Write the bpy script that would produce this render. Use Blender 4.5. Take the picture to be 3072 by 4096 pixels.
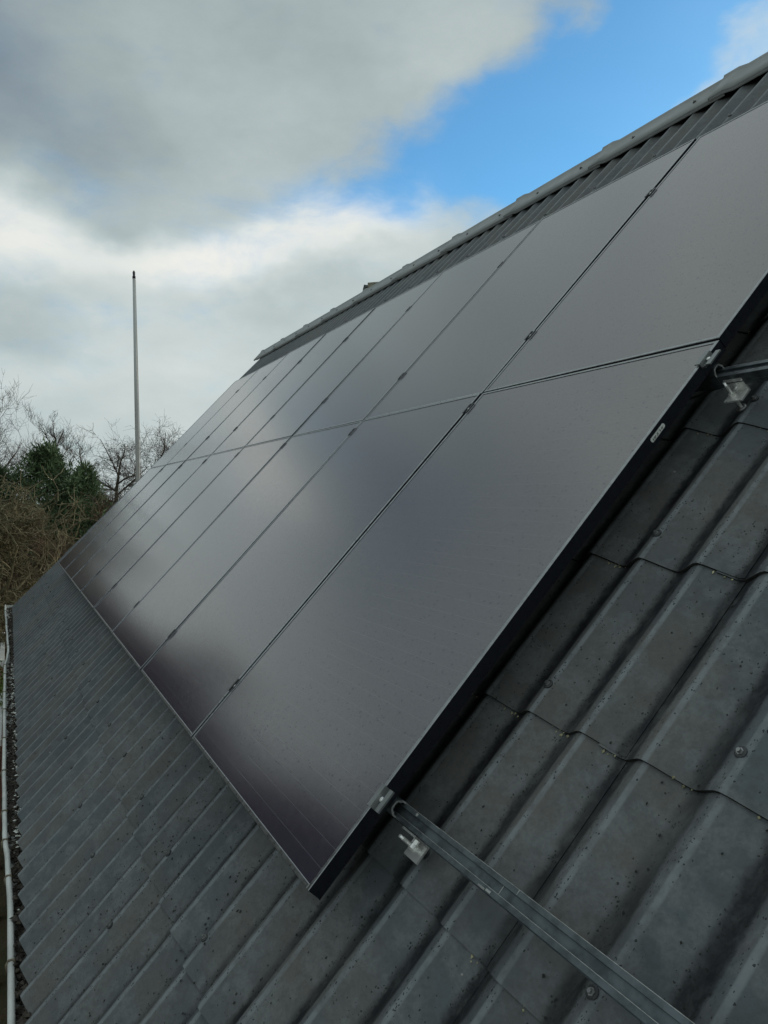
import bpy, math, random
from mathutils import Matrix, Vector

# ------------------------------------------------------------------ scene, camera, light
for o in list(bpy.data.objects):
    bpy.data.objects.remove(o, do_unlink=True)
scene = bpy.context.scene
COL = scene.collection
rad = math.radians

TH = rad(46.0)                      # pitch of the solar panels
CS, SN = math.cos(TH), math.sin(TH)
GROUND_Z = -3.0

cam_d = bpy.data.cameras.new('camera')
cam = bpy.data.objects.new('camera', cam_d)
COL.objects.link(cam)
cam_d.sensor_fit = 'VERTICAL'
cam_d.sensor_height = 24.0
cam_d.sensor_width = 24.0
cam_d.lens = 3187.54 / 4096.0 * 24.0
cam_d.clip_start = 0.05
cam_d.clip_end = 3000.0
c_right = Vector((0.42469576, 0.90522121, -0.01442458))
c_up = Vector((-0.01344046, 0.02223525, 0.99966242))
c_back = Vector((0.90523636, -0.42435852, 0.02160981))
cam.matrix_world = Matrix(((c_right.x, c_up.x, c_back.x, 1.50245),
                           (c_right.y, c_up.y, c_back.y, -0.52426),
                           (c_right.z, c_up.z, c_back.z, 0.79276),
                           (0, 0, 0, 1)))
scene.camera = cam

SUN_AZ, SUN_EL = 108.0, 17.0        # low winter sun beyond the ridge, behind thin cloud
sd = Vector((math.cos(rad(SUN_EL)) * math.cos(rad(SUN_AZ)), math.cos(rad(SUN_EL)) * math.sin(rad(SUN_AZ)), math.sin(rad(SUN_EL))))
sun_d = bpy.data.lights.new('sun', 'SUN')
sun_d.energy = 1.5
sun_d.angle = rad(14.0)
sun_d.color = (1.0, 0.9, 0.76)
sun = bpy.data.objects.new('sun', sun_d)
COL.objects.link(sun)
sun.rotation_euler = sd.to_track_quat('Z', 'Y').to_euler()

scene.view_settings.view_transform = 'Standard'
scene.view_settings.look = 'None'
scene.view_settings.exposure = 0.0
scene.view_settings.gamma = 1.0
scene.view_settings.use_curve_mapping = False


class NT:
    """small helper for node trees"""
    def __init__(self, tree):
        self.t = tree
        self.n = tree.nodes
        self.l = tree.links

    def new(self, kind, **kw):
        nd = self.n.new(kind)
        for k, v in kw.items():
            setattr(nd, k, v)
        return nd

    def put(self, sock, v):
        if isinstance(v, bpy.types.NodeSocket):
            self.l.new(v, sock)
        elif v is not None:
            sock.default_value = v

    def m(self, op, a, b=None, c=None, clamp=False):
        nd = self.new('ShaderNodeMath', operation=op, use_clamp=clamp)
        self.put(nd.inputs[0], a)
        if b is not None:
            self.put(nd.inputs[1], b)
        if c is not None:
            self.put(nd.inputs[2], c)
        return nd.outputs[0]

    def smooth(self, v, lo, hi, a=0.0, b=1.0):
        nd = self.new('ShaderNodeMapRange', interpolation_type='SMOOTHSTEP')
        self.put(nd.inputs[0], v)
        self.put(nd.inputs[1], lo)
        self.put(nd.inputs[2], hi)
        self.put(nd.inputs[3], a)
        self.put(nd.inputs[4], b)
        return nd.outputs[0]

    def mix(self, f, a, b, blend='MIX'):
        nd = self.new('ShaderNodeMix', data_type='RGBA', blend_type=blend)
        self.put(nd.inputs[0], f)
        self.put(nd.inputs[6], a if isinstance(a, bpy.types.NodeSocket) else (*a, 1.0))
        self.put(nd.inputs[7], b if isinstance(b, bpy.types.NodeSocket) else (*b, 1.0))
        return nd.outputs[2]

    def noise(self, vec, scale, detail=3.0, rough=0.55, dist=0.0):
        nd = self.new('ShaderNodeTexNoise')
        self.put(nd.inputs['Vector'], vec)
        nd.inputs['Scale'].default_value = scale
        nd.inputs['Detail'].default_value = detail
        nd.inputs['Roughness'].default_value = rough
        nd.inputs['Distortion'].default_value = dist
        return nd

    def vmap(self, vec, scale=(1, 1, 1), loc=(0, 0, 0)):
        nd = self.new('ShaderNodeMapping')
        self.put(nd.inputs[0], vec)
        nd.inputs['Location'].default_value = loc
        nd.inputs['Scale'].default_value = scale
        return nd.outputs[0]


# ------------------------------------------------------------------ sky: Nishita blue seen through broken cloud
world = bpy.data.worlds.new('World')
scene.world = world
world.use_nodes = True
w = NT(world.node_tree)
w.n.clear()
tc = w.new('ShaderNodeTexCoord')
D = tc.outputs['Generated']
sep = w.new('ShaderNodeSeparateXYZ')
w.put(sep.inputs[0], D)
dx, dy, dz = sep.outputs
sky = w.new('ShaderNodeTexSky', sky_type='NISHITA')
sky.sun_disc = False
sky.sun_elevation = rad(SUN_EL)
sky.sun_rotation = rad(90.0 - SUN_AZ)
sky.air_density = 1.0
sky.dust_density = 0.4
sky.ozone_density = 2.5
# bearing A (degrees, clockwise from bearing 155) and elevation E
ca, sa = math.cos(rad(154.9)), math.sin(rad(154.9))
fwd_c = w.m('ADD', w.m('MULTIPLY', dx, ca), w.m('MULTIPLY', dy, sa))
rgt_c = w.m('ADD', w.m('MULTIPLY', dx, sa), w.m('MULTIPLY', dy, -ca))
A0 = w.m('MULTIPLY', w.m('ARCTAN2', rgt_c, fwd_c), 57.29578)
E0 = w.m('MULTIPLY', w.m('ARCSINE', dz), 57.29578)
wn = w.noise(w.vmap(D, (1, 1, 1.6), (3.1, 7.7, 1.3)), 5.0, 5.0, 0.5)
ws = w.new('ShaderNodeSeparateColor')
w.put(ws.inputs[0], wn.outputs['Color'])
A1 = w.m('ADD', A0, w.m('MULTIPLY', w.m('SUBTRACT', ws.outputs[0], 0.5), 13.0))
E1 = w.m('ADD', E0, w.m('MULTIPLY', w.m('SUBTRACT', ws.outputs[1], 0.5), 10.0))


def blob(a, e, ra, re, rot=0.0):
    da = w.m('SUBTRACT', A1, a)
    de = w.m('SUBTRACT', E1, e)
    c, s = math.cos(rad(rot)), math.sin(rad(rot))
    p = w.m('MULTIPLY', w.m('ADD', w.m('MULTIPLY', da, c), w.m('MULTIPLY', de, s)), 1.0 / ra)
    q = w.m('MULTIPLY', w.m('ADD', w.m('MULTIPLY', da, -s), w.m('MULTIPLY', de, c)), 1.0 / re)
    r2 = w.m('ADD', w.m('MULTIPLY', p, p), w.m('MULTIPLY', q, q))
    return w.m('EXPONENT', w.m('MULTIPLY', r2, -1.0))


def total(items):
    acc = None
    for k, args in items:
        v = w.m('MULTIPLY', blob(*args), k)
        acc = v if acc is None else w.m('ADD', acc, v)
    return acc


GAPS = [(1.1, (3.5, 21.0, 7.5, 3.0, 12)), (1.1, (12.5, 24.5, 9.0, 4.6, 25)), (1.2, (22.0, 28.5, 11.0, 5.5, 22)),
        (0.8, (16.0, 20.5, 6.0, 3.5, 25)), (0.2, (-7.0, 19.4, 6.0, 1.7, 5)), (0.25, (-21.0, 20.5, 5.0, 1.8, 0)),
        (1.1, (38.0, 38.0, 17.0, 12.0, 25)), (0.9, (34.0, 56.0, 18.0, 12.0, 20)),
        (-0.85, (21.5, 25.0, 5.0, 1.7, 25)), (-0.75, (27.0, 29.0, 4.2, 2.0, 20)), (-0.45, (13.0, 29.5, 6.0, 1.6, 15)), (-0.2, (8.0, 28.5, 7.0, 2.2, 20))]
gap = total(GAPS)
fn = w.noise(w.vmap(D, (1, 1, 1.8), (1.7, 0.3, 4.4)), 3.2, 7.0, 0.55)
far = w.noise(w.vmap(D, (1, 1, 1.8), (11.7, 5.3, 2.4)), 1.6, 4.0, 0.5)
outside = w.smooth(w.m('ABSOLUTE', A0), 42.0, 75.0)
gap = w.m('ADD', gap, w.m('MULTIPLY', outside, w.smooth(far.outputs['Fac'], 0.56, 0.70, 0.0, 0.8)))
wisp = w.noise(w.vmap(D, (1, 1, 2.2), (6.4, 1.1, 2.0)), 11.0, 9.0, 0.62, 0.4)
gap = w.m('ADD', gap, w.m('MULTIPLY', w.m('SUBTRACT', wisp.outputs['Fac'], 0.52), 1.15))
gapf = w.smooth(w.m('ADD', gap, w.m('MULTIPLY', w.m('SUBTRACT', fn.outputs['Fac'], 0.5), 0.55)), -0.02, 1.12)
# brightness of the cloud
er = w.new('ShaderNodeValToRGB')
w.put(er.inputs[0], w.m('DIVIDE', E1, 60.0, clamp=True))
els = er.color_ramp.elements
els[0].position, els[0].color = 0.0, (0.58,) * 3 + (1,)
els[1].position, els[1].color = 1.0, (0.55,) * 3 + (1,)
for pos, v in ((0.10, 0.62), (0.19, 0.58), (0.27, 0.58), (0.315, 0.53), (0.36, 0.47), (0.43, 0.43), (0.53, 0.44), (0.62, 0.52), (0.74, 0.60)):
    e_ = els.new(pos)
    e_.color = (v, v, v, 1)
LUM = [(-0.17, (-27.0, 26.0, 8.0, 8.0, 0)), (0.05, (-7.0, 25.0, 9.0, 5.0, 0)), (0.30, (24.0, 26.0, 9.0, 4.5, 25)), (0.10, (6.0, 28.0, 7.0, 4.0, 20)), (0.26, (-24.5, 16.3, 6.0, 2.0, 0)),
       (0.31, (-11.0, 17.0, 7.0, 1.9, 8)), (0.30, (0.0, 18.0, 6.0, 2.2, 10)), (-0.10, (-17.5, 18.6, 3.0, 1.6, 30)),
       (-0.07, (-5.5, 14.3, 5.0, 1.5, 0)), (-0.10, (-23.5, 11.7, 5.0, 1.5, 0)), (0.06, (-15.0, 9.5, 6.0, 2.0, 0)), (-0.06, (-24.0, 5.0, 7.0, 2.5, 0))]
lum = w.m('ADD', er.outputs[0], total(LUM))
n2 = w.noise(w.vmap(D, (1, 1, 2.0), (0.4, 2.2, 8.0)), 6.0, 9.0, 0.6)
lum = w.m('ADD', lum, w.m('MULTIPLY', w.m('SUBTRACT', fn.outputs['Fac'], 0.5), 0.20))
lum = w.m('ADD', lum, w.m('MULTIPLY', w.m('SUBTRACT', n2.outputs['Fac'], 0.5), 0.20))
cr = w.new('ShaderNodeValToRGB')
w.put(cr.inputs[0], lum)
els = cr.color_ramp.elements
els[0].position, els[0].color = 0.15, (0.15, 0.19, 0.225, 1)
els[1].position, els[1].color = 0.95, (0.93, 0.91, 0.84, 1)
for pos, c in ((0.30, (0.25, 0.315, 0.36)), (0.42, (0.355, 0.425, 0.435)), (0.58, (0.525, 0.60, 0.60)), (0.75, (0.73, 0.775, 0.755))):
    e_ = els.new(pos)
    e_.color = (*c, 1)
cloud = w.mix(1.0, cr.outputs[0], (10.0, 10.0, 10.0), 'MULTIPLY')
blue = w.mix(1.0, sky.outputs[0], (0.64, 1.36, 1.66), 'MULTIPLY')
# thin veil near the horizon of the blue part
skyc = w.mix(w.m('MULTIPLY', gapf, 0.92), cloud, blue)
bg = w.new('ShaderNodeBackground')
w.put(bg.inputs[0], skyc)
bg.inputs[1].default_value = 0.1
wo = w.new('ShaderNodeOutputWorld')
w.l.new(bg.outputs[0], wo.inputs[0])


# ------------------------------------------------------------------ materials
def mat(name):
    m = bpy.data.materials.new(name)
    m.use_nodes = True
    nt = NT(m.node_tree)
    b = nt.n['Principled BSDF']
    return m, nt, b


def bump(nt, b, h, strength, dist):
    nd = nt.new('ShaderNodeBump')
    nd.inputs['Strength'].default_value = strength
    nd.inputs['Distance'].default_value = dist
    nt.put(nd.inputs['Height'], h)
    nt.l.new(nd.outputs[0], b.inputs['Normal'])


PITCH = 0.1743      # one wave of the roof sheets


def fibre_cement(name, troughs):
    m, nt, b = mat(name)
    tco = nt.new('ShaderNodeTexCoord')
    geo = nt.new('ShaderNodeNewGeometry')
    oi = nt.new('ShaderNodeObjectInfo')
    pos = geo.outputs['Position']
    obj = tco.outputs['Object']
    sp = nt.new('ShaderNodeSeparateXYZ')
    nt.put(sp.inputs[0], obj)
    big = nt.noise(pos, 2.3, 4.0, 0.6)
    mid = nt.noise(pos, 11.0, 5.0, 0.65)
    fine = nt.noise(pos, 160.0, 3.0, 0.7)
    base = nt.mix(nt.smooth(big.outputs['Fac'], 0.35, 0.65), (0.106, 0.123, 0.134), (0.140, 0.137, 0.130))
    base = nt.mix(nt.smooth(mid.outputs['Fac'], 0.45, 0.62, 0.0, 0.7), base, (0.180, 0.190, 0.192))
    base = nt.mix(nt.smooth(fine.outputs['Fac'], 0.35, 0.75, 0.0, 0.35), base, (0.090, 0.094, 0.094))
    shade = nt.m('ADD', 0.88, nt.m('MULTIPLY', oi.outputs['Random'], 0.20))
    base = nt.mix(1.0, base, nt.new('ShaderNodeCombineColor').outputs[0], 'MULTIPLY') if False else base
    hv = nt.new('ShaderNodeHueSaturation')
    nt.put(hv.inputs['Value'], shade)
    nt.put(hv.inputs['Color'], base)
    base = hv.outputs[0]
    if troughs:
        ph = nt.m('MULTIPLY', nt.m('ADD', sp.outputs[0], 0.25 * PITCH), 2 * math.pi / PITCH)
        # a wavering dark streak on one flank of each valley, broken along its length
        wv = nt.noise(nt.vmap(pos, (5, 5, 5), (2, 2, 2)), 1.0, 4.0, 0.6)
        cosv = nt.m('COSINE', nt.m('ADD', nt.m('ADD', ph, -0.30 * math.pi), nt.m('MULTIPLY', nt.m('SUBTRACT', wv.outputs['Fac'], 0.5), 1.0)))
        patch = nt.noise(nt.vmap(pos, (1, 1, 1), (9, 4, 1)), 1.6, 3.0, 0.6)
        patch2 = nt.noise(nt.vmap(pos, (1, 1, 1), (5, 8, 3)), 14.0, 4.0, 0.7)
        patch3 = nt.noise(pos, 55.0, 4.0, 0.7)
        cosv = nt.m('ADD', cosv, nt.m('ADD', nt.m('MULTIPLY', nt.m('SUBTRACT', patch2.outputs['Fac'], 0.5), 0.9), nt.m('MULTIPLY', nt.m('SUBTRACT', patch3.outputs['Fac'], 0.5), 0.7)))
        valley = nt.smooth(cosv, -0.15, -0.75)
        base = nt.mix(nt.smooth(patch3.outputs['Fac'], 0.42, 0.68, 0.0, 0.40), base, (0.085, 0.088, 0.088))
        streak = nt.m('MULTIPLY', valley, nt.smooth(patch.outputs['Fac'], 0.30, 0.56, 0.40, 1.0))
        streak = nt.m('MULTIPLY', streak, nt.smooth(patch2.outputs['Fac'], 0.30, 0.60, 0.60, 1.0))
        base = nt.mix(streak, base, (0.022, 0.023, 0.026))
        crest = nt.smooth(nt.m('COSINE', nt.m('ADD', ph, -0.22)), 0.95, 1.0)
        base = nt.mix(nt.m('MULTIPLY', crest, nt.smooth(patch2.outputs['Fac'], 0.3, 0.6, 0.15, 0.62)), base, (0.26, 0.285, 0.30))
        # moss crumbs: small dark specks, thicker in and beside the valleys
        wob = nt.new('ShaderNodeVectorMath', operation='ADD')
        nt.put(wob.inputs[0], obj)
        wsc = nt.new('ShaderNodeVectorMath', operation='SCALE')
        nt.put(wsc.inputs[0], nt.noise(pos, 240.0, 2.0, 0.6).outputs['Color'])
        wsc.inputs['Scale'].default_value = 0.007
        nt.put(wob.inputs[1], wsc.outputs[0])
        wob = wob.outputs[0]
        vo = nt.new('ShaderNodeTexVoronoi')
        nt.put(vo.inputs['Vector'], nt.vmap(wob, (1, 0.7, 0)))
        vo.inputs['Scale'].default_value = 230.0
        vc = nt.new('ShaderNodeSeparateColor')
        nt.put(vc.inputs[0], vo.outputs['Color'])
        dens = nt.m('ADD', nt.m('MAXIMUM', nt.smooth(nt.m('COSINE', nt.m('ADD', ph, -0.30 * math.pi)), 0.25, -0.7, 0.0, 0.8), nt.smooth(nt.m('COSINE', nt.m('ADD', ph, 0.30)), 0.5, 0.85, 0.0, 0.6)), nt.smooth(patch.outputs['Fac'], 0.48, 0.66, 0.0, 0.3))
        speck = nt.m('MULTIPLY', nt.m('LESS_THAN', vc.outputs[0], nt.m('MULTIPLY', dens, nt.smooth(mid.outputs['Fac'], 0.38, 0.62, 0.2, 1.1))),
                     nt.m('LESS_THAN', vo.outputs['Distance'], nt.m('MULTIPLY', vc.outputs[1], 0.42)))
        base = nt.mix(nt.m('MULTIPLY', speck, 0.85), base, (0.022, 0.024, 0.022))
        # pale scratches and lichen freckles
        vo2 = nt.new('ShaderNodeTexVoronoi')
        nt.put(vo2.inputs['Vector'], nt.vmap(pos, (1, 1, 1), (0.3, 0.1, 0.2)))
        vo2.inputs['Scale'].default_value = 22.0
        v2 = nt.new('ShaderNodeSeparateColor')
        nt.put(v2.inputs[0], vo2.outputs['Color'])
        pale = nt.m('MULTIPLY', nt.m('LESS_THAN', v2.outputs[0], 0.015), nt.m('LESS_THAN', vo2.outputs['Distance'], 0.09))
        base = nt.mix(nt.m('MULTIPLY', pale, 0.6), base, (0.42, 0.41, 0.37))
    if not troughs:
        base = nt.mix(0.6, base, (0.36, 0.38, 0.37))
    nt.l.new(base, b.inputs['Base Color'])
    nt.put(b.inputs['Roughness'], nt.smooth(mid.outputs['Fac'], 0.3, 0.7, 0.42, 0.62))
    b.inputs['Specular IOR Level'].default_value = 0.12 if troughs else 0.5
    bump(nt, b, nt.m('ADD', fine.outputs['Fac'], nt.m('MULTIPLY', mid.outputs['Fac'], 1.5)), 0.22, 0.004)
    return m


M = {}
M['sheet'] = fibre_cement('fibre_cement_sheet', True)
M['cut_edge'] = None
M['cap'] = fibre_cement('fibre_cement_cap', False)

# module glass: black cells under fine-textured, dewy glass
m, nt, b = mat('module_glass')
tco = nt.new('ShaderNodeTexCoord')
geo = nt.new('ShaderNodeNewGeometry')
pos = geo.outputs['Position']
sp = nt.new('ShaderNodeSeparateXYZ')
nt.put(sp.inputs[0], tco.outputs['Object'])
dn = nt.noise(pos, 240.0, 2.0, 0.6)
ds = nt.noise(pos, 55.0, 4.0, 0.7)
dl = nt.noise(pos, 1.7, 3.0, 0.5)
cellc = nt.mix(nt.smooth(dl.outputs['Fac'], 0.3, 0.7), (0.031, 0.030, 0.053), (0.037, 0.035, 0.058))
# cell strings: very thin paler lines across the module
fr = nt.m('FRACT', nt.m('MULTIPLY', sp.outputs[1], 1.0 / 0.0455))
lines = nt.m('LESS_THAN', fr, 0.035)
cellc = nt.mix(nt.m('MULTIPLY', lines, 0.5), cellc, (0.15, 0.15, 0.16))
vo = nt.new('ShaderNodeTexVoronoi')
nt.put(vo.inputs['Vector'], tco.outputs['Object'])
vo.inputs['Scale'].default_value = 70.0
vcol = nt.new('ShaderNodeSeparateColor')
nt.put(vcol.inputs[0], vo.outputs['Color'])
drop = nt.m('MULTIPLY', nt.m('LESS_THAN', vcol.outputs[0], 0.30), nt.smooth(vo.outputs['Distance'], 0.30, 0.12))
nt.l.new(cellc, b.inputs['Base Color'])
b.inputs['IOR'].default_value = 2.6
b.inputs['Specular Tint'].default_value = (1.0, 0.945, 0.895, 1)
nt.put(b.inputs['Roughness'], nt.m('ADD', nt.smooth(ds.outputs['Fac'], 0.3, 0.7, 0.13, 0.19), nt.m('MULTIPLY', drop, 0.06)))
bump(nt, b, nt.m('ADD', nt.m('MULTIPLY', dn.outputs['Fac'], 0.5), nt.m('MULTIPLY', drop, 0.5)), 0.12, 0.0010)
b.inputs['Sheen Weight'].default_value = 0.0
b.inputs['Sheen Roughness'].default_value = 0.4
b.inputs['Sheen Tint'].default_value = (0.95, 0.93, 0.90, 1)
grain = nt.m('MULTIPLY', nt.smooth(dn.outputs['Fac'], 0.50, 0.66), 0.30)
spl = nt.m('SUBTRACT', 0.5, nt.m('MULTIPLY', nt.m('MAXIMUM', nt.m('MULTIPLY', drop, 0.7), nt.m('MAXIMUM', grain, nt.m('MULTIPLY', lines, 0.3))), 0.42))
nt.put(b.inputs['Specular IOR Level'], spl)
M['glass'] = m


def plain(name, col, rough, metal=0.0, nscale=30.0, var=0.15, spec=0.5, bmp=0.0):
    m, nt, b = mat(name)
    g = nt.new('ShaderNodeNewGeometry')
    n = nt.noise(g.outputs['Position'], nscale, 5.0, 0.65)
    lo = tuple(c * (1 - var) for c in col)
    hi = tuple(min(1, c * (1 + var)) for c in col)
    nt.l.new(nt.mix(nt.smooth(n.outputs['Fac'], 0.3, 0.7), lo, hi), b.inputs['Base Color'])
    nt.put(b.inputs['Roughness'], nt.smooth(n.outputs['Fac'], 0.3, 0.7, rough * 0.85, min(1, rough * 1.15)))
    b.inputs['Metallic'].default_value = metal
    b.inputs['Specular IOR Level'].default_value = spec
    if bmp:
        bump(nt, b, n.outputs['Fac'], bmp, 0.01)
    return m


M['frame'] = plain('anodised_black', (0.008, 0.009, 0.014), 0.30, 0.0, 60.0, 0.12, 0.5)
M['frame'].node_tree.nodes['Principled BSDF'].inputs['IOR'].default_value = 1.5
M['lip'] = plain('anodised_lip_gleam', (0.30, 0.31, 0.315), 0.30, 0.9, 45.0, 0.15)  # paler metal than the frame, painting a bright highlight onto its top lip
M['black_plastic'] = plain('black_plastic', (0.02, 0.02, 0.022), 0.5)
M['rail'] = plain('rail_black_aluminium', (0.10, 0.118, 0.128), 0.36, 0.55, 25.0, 0.35)
M['rail_end'] = plain('sawn_aluminium', (0.42, 0.42, 0.40), 0.45, 0.8, 80.0, 0.3)
M['clamp'] = plain('clamp_grey', (0.24, 0.25, 0.25), 0.42, 0.6)
M['steel'] = plain('stainless_steel', (0.90, 0.90, 0.87), 0.26, 0.6, 25.0, 0.05)
M['washer'] = plain('screw_washer', (0.045, 0.047, 0.05), 0.5)
M['cut_edge'] = plain('dark_cut_edge', (0.028, 0.028, 0.024), 0.9, 0.0, 60.0, 0.5, 0.3)  # dark tone for the lower edges and undersides of the sheets
M['zinc'] = plain('zinc_screw', (0.30, 0.30, 0.30), 0.4, 0.7)
M['gutter'] = plain('weathered_gutter', (0.56, 0.58, 0.55), 0.5, 0.0, 6.0, 0.18)
M['strap'] = plain('gutter_strap', (0.20, 0.17, 0.12), 0.7)
M['moss_dark'] = plain('dark_moss', (0.050, 0.042, 0.032), 0.9, 0.0, 40.0, 0.5)
M['moss_black'] = plain('moss_crumb', (0.022, 0.024, 0.020), 0.95, 0.0, 60.0, 0.4)
M['flake'] = plain('pale_flake', (0.62, 0.63, 0.58), 0.7, 0.0, 50.0, 0.3)
M['lichen'] = plain('lichen', (0.36, 0.34, 0.20), 0.9, 0.0, 70.0, 0.5)
M['white_label'] = plain('white_label', (0.68, 0.70, 0.66), 0.45)
M['ink'] = plain('ink', (0.06, 0.06, 0.06), 0.6)
M['pole'] = plain('white_pole', (0.50, 0.51, 0.49), 0.4, 0.0, 2.0, 0.06)
M['dark_metal'] = plain('dark_finial', (0.02, 0.02, 0.02), 0.5)
M['wall'] = plain('brick_wall', (0.30, 0.17, 0.11), 0.85, 0.0, 9.0, 0.3, 0.3, 0.3)
M['board'] = plain('red_brown_board', (0.20, 0.085, 0.055), 0.7, 0.0, 8.0, 0.3)
M['white_paint'] = plain('white_paint', (0.70, 0.71, 0.67), 0.5, 0.0, 7.0, 0.15)
M['fascia'] = plain('fascia_paint', (0.06, 0.055, 0.05), 0.7)
M['old_tile'] = plain('mossy_concrete', (0.20, 0.19, 0.14), 0.9, 0.0, 24.0, 0.55, 0.3, 0.6)
M['old_grey'] = plain('grey_concrete', (0.085, 0.09, 0.09), 0.85, 0.0, 20.0, 0.3, 0.3, 0.4)
M['bark'] = plain('bark', (0.095, 0.080, 0.060), 0.9, 0.0, 14.0, 0.35, 0.3, 0.6)
M['twig_grey'] = plain('twig_grey', (0.115, 0.100, 0.082), 0.9, 0.0, 3.0, 0.3, 0.3)
M['twig_brown'] = plain('twig_brown', (0.150, 0.110, 0.072), 0.9, 0.0, 2.0, 0.35, 0.3)
M['twig_lichen'] = plain('twig_lichen', (0.21, 0.185, 0.11), 0.9, 0.0, 3.0, 0.4, 0.3)
M['needle'] = plain('conifer_needle', (0.12, 0.172, 0.088), 0.8, 0.0, 2.2, 0.4, 0.3)
M['leaf'] = plain('leaf_green', (0.12, 0.16, 0.035), 0.7, 0.0, 9.0, 0.5, 0.3)

m, nt, b = mat('winter_ground')
g = nt.new('ShaderNodeNewGeometry')
n1 = nt.noise(g.outputs['Position'], 0.35, 6.0, 0.6)
n2_ = nt.noise(g.outputs['Position'], 7.0, 6.0, 0.7)
gc = nt.mix(nt.smooth(n1.outputs['Fac'], 0.4, 0.6), (0.060, 0.048, 0.026), (0.052, 0.065, 0.024))
gc = nt.mix(nt.smooth(n2_.outputs['Fac'], 0.4, 0.7), gc, (0.095, 0.066, 0.036))
nt.l.new(gc, b.inputs['Base Color'])
b.inputs['Roughness'].default_value = 0.95
bump(nt, b, n2_.outputs['Fac'], 0.8, 0.05)
M['ground'] = m


# ------------------------------------------------------------------ mesh helpers
WAVE_H = 0.040


def wave(t):
    """height of the sheet below its crest; t in waves from a crest"""
    t = t % 1.0
    th = math.pi * t / 0.54 if t < 0.54 else math.pi * (1 + (t - 0.54) / 0.46)
    k = 0.93
    return 0.5 * WAVE_H * (math.asin(k * math.cos(th)) / math.asin(k) - 1)


class MB:
    def __init__(self):
        self.v, self.f, self.s = [], [], []

    def add(self, vs, fs, smooth=False):
        k = len(self.v)
        self.v.extend(tuple(p) for p in vs)
        self.f.extend(tuple(i + k for i in q) for q in fs)
        self.s.extend([smooth] * len(fs))

    def box(self, x0, x1, y0, y1, z0, z1):
        self.add([(x0, y0, z0), (x1, y0, z0), (x1, y1, z0), (x0, y1, z0), (x0, y0, z1), (x1, y0, z1), (x1, y1, z1), (x0, y1, z1)],
                 [(0, 3, 2, 1), (4, 5, 6, 7), (0, 1, 5, 4), (1, 2, 6, 5), (2, 3, 7, 6), (3, 0, 4, 7)])

    def bbox(self, x0, x1, y0, y1, z0, z1, c):
        """box whose top edges are chamfered by c"""
        vs = [(x0, y0, z0), (x1, y0, z0), (x1, y1, z0), (x0, y1, z0),
              (x0, y0, z1 - c), (x1, y0, z1 - c), (x1, y1, z1 - c), (x0, y1, z1 - c),
              (x0 + c, y0 + c, z1), (x1 - c, y0 + c, z1), (x1 - c, y1 - c, z1), (x0 + c, y1 - c, z1)]
        fs = [(0, 3, 2, 1), (0, 1, 5, 4), (1, 2, 6, 5), (2, 3, 7, 6), (3, 0, 4, 7),
              (4, 5, 9, 8), (5, 6, 10, 9), (6, 7, 11, 10), (7, 4, 8, 11), (8, 9, 10, 11)]
        self.add(vs, fs)

    def prism(self, poly, x0, x1):
        """polygon in (y, z) pushed along x"""
        n = len(poly)
        vs = [(x0, y, z) for y, z in poly] + [(x1, y, z) for y, z in poly]
        fs = [(i, i + n, (i + 1) % n + n, (i + 1) % n) for i in range(n)]
        fs += [tuple(range(n)), tuple(range(2 * n - 1, n - 1, -1))]
        self.add(vs, fs)

    def tube(self, pts, rs, n=6, cap=True, smooth=True):
        rings = []
        k = len(pts)
        for i in range(k):
            a = Vector(pts[max(i - 1, 0)])
            c = Vector(pts[min(i + 1, k - 1)])
            t = (c - a)
            t = t.normalized() if t.length > 1e-9 else Vector((0, 0, 1))
            ref = Vector((0, 0, 1)) if abs(t.z) < 0.9 else Vector((1, 0, 0))
            s = t.cross(ref).normalized()
            q = t.cross(s)
            for j in range(n):
                an = 2 * math.pi * j / n
                rings.append(Vector(pts[i]) + (s * math.cos(an) + q * math.sin(an)) * rs[i])
        fs = []
        for i in range(k - 1):
            for j in range(n):
                fs.append((i * n + j, i * n + (j + 1) % n, (i + 1) * n + (j + 1) % n, (i + 1) * n + j))
        kk = len(self.v)
        self.add(rings, fs, smooth)
        if cap:
            self.f.append(tuple(kk + j for j in range(n - 1, -1, -1)))
            self.f.append(tuple(kk + (k - 1) * n + j for j in range(n)))
            self.s.extend([False, False])

    def lump(self, c, r, rng, sq=0.7):
        """irregular eight-sided lump"""
        vs = []
        for d in ((1, 0, 0), (-1, 0, 0), (0, 1, 0), (0, -1, 0), (0, 0, 1), (0, 0, -1)):
            k = r * rng.uniform(0.6, 1.3)
            vs.append((c[0] + d[0] * k + rng.uniform(-.25, .25) * r, c[1] + d[1] * k + rng.uniform(-.25, .25) * r, c[2] + d[2] * k * sq))
        self.add(vs, [(0, 2, 4), (2, 1, 4), (1, 3, 4), (3, 0, 4), (2, 0, 5), (1, 2, 5), (3, 1, 5), (0, 3, 5)])

    def mesh(self, name, material):
        me = bpy.data.meshes.new(name)
        me.from_pydata(self.v, [], self.f)
        me.polygons.foreach_set('use_smooth', self.s)
        me.materials.append(material)
        me.update()
        return me


WORLD = {}


def place(o, Mw, parent=None):
    COL.objects.link(o)
    if parent is not None:
        o.parent = parent
        o.matrix_basis = WORLD[parent.name].inverted() @ Mw
    else:
        o.matrix_basis = Mw
    WORLD[o.name] = Mw
    return o


def obj(name, me, Mw=None, parent=None):
    return place(bpy.data.objects.new(name, me), Mw or Matrix.Identity(4), parent)


def copy_to(src, Mw, parent=None):
    return place_copy(src.copy(), Mw, parent)


def place_copy(o, Mw, parent):
    o.parent = None
    return place(o, Mw, parent)


def empty(name, Mw):
    o = bpy.data.objects.new(name, None)
    o.empty_display_size = 0.1
    return place(o, Mw)


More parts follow.
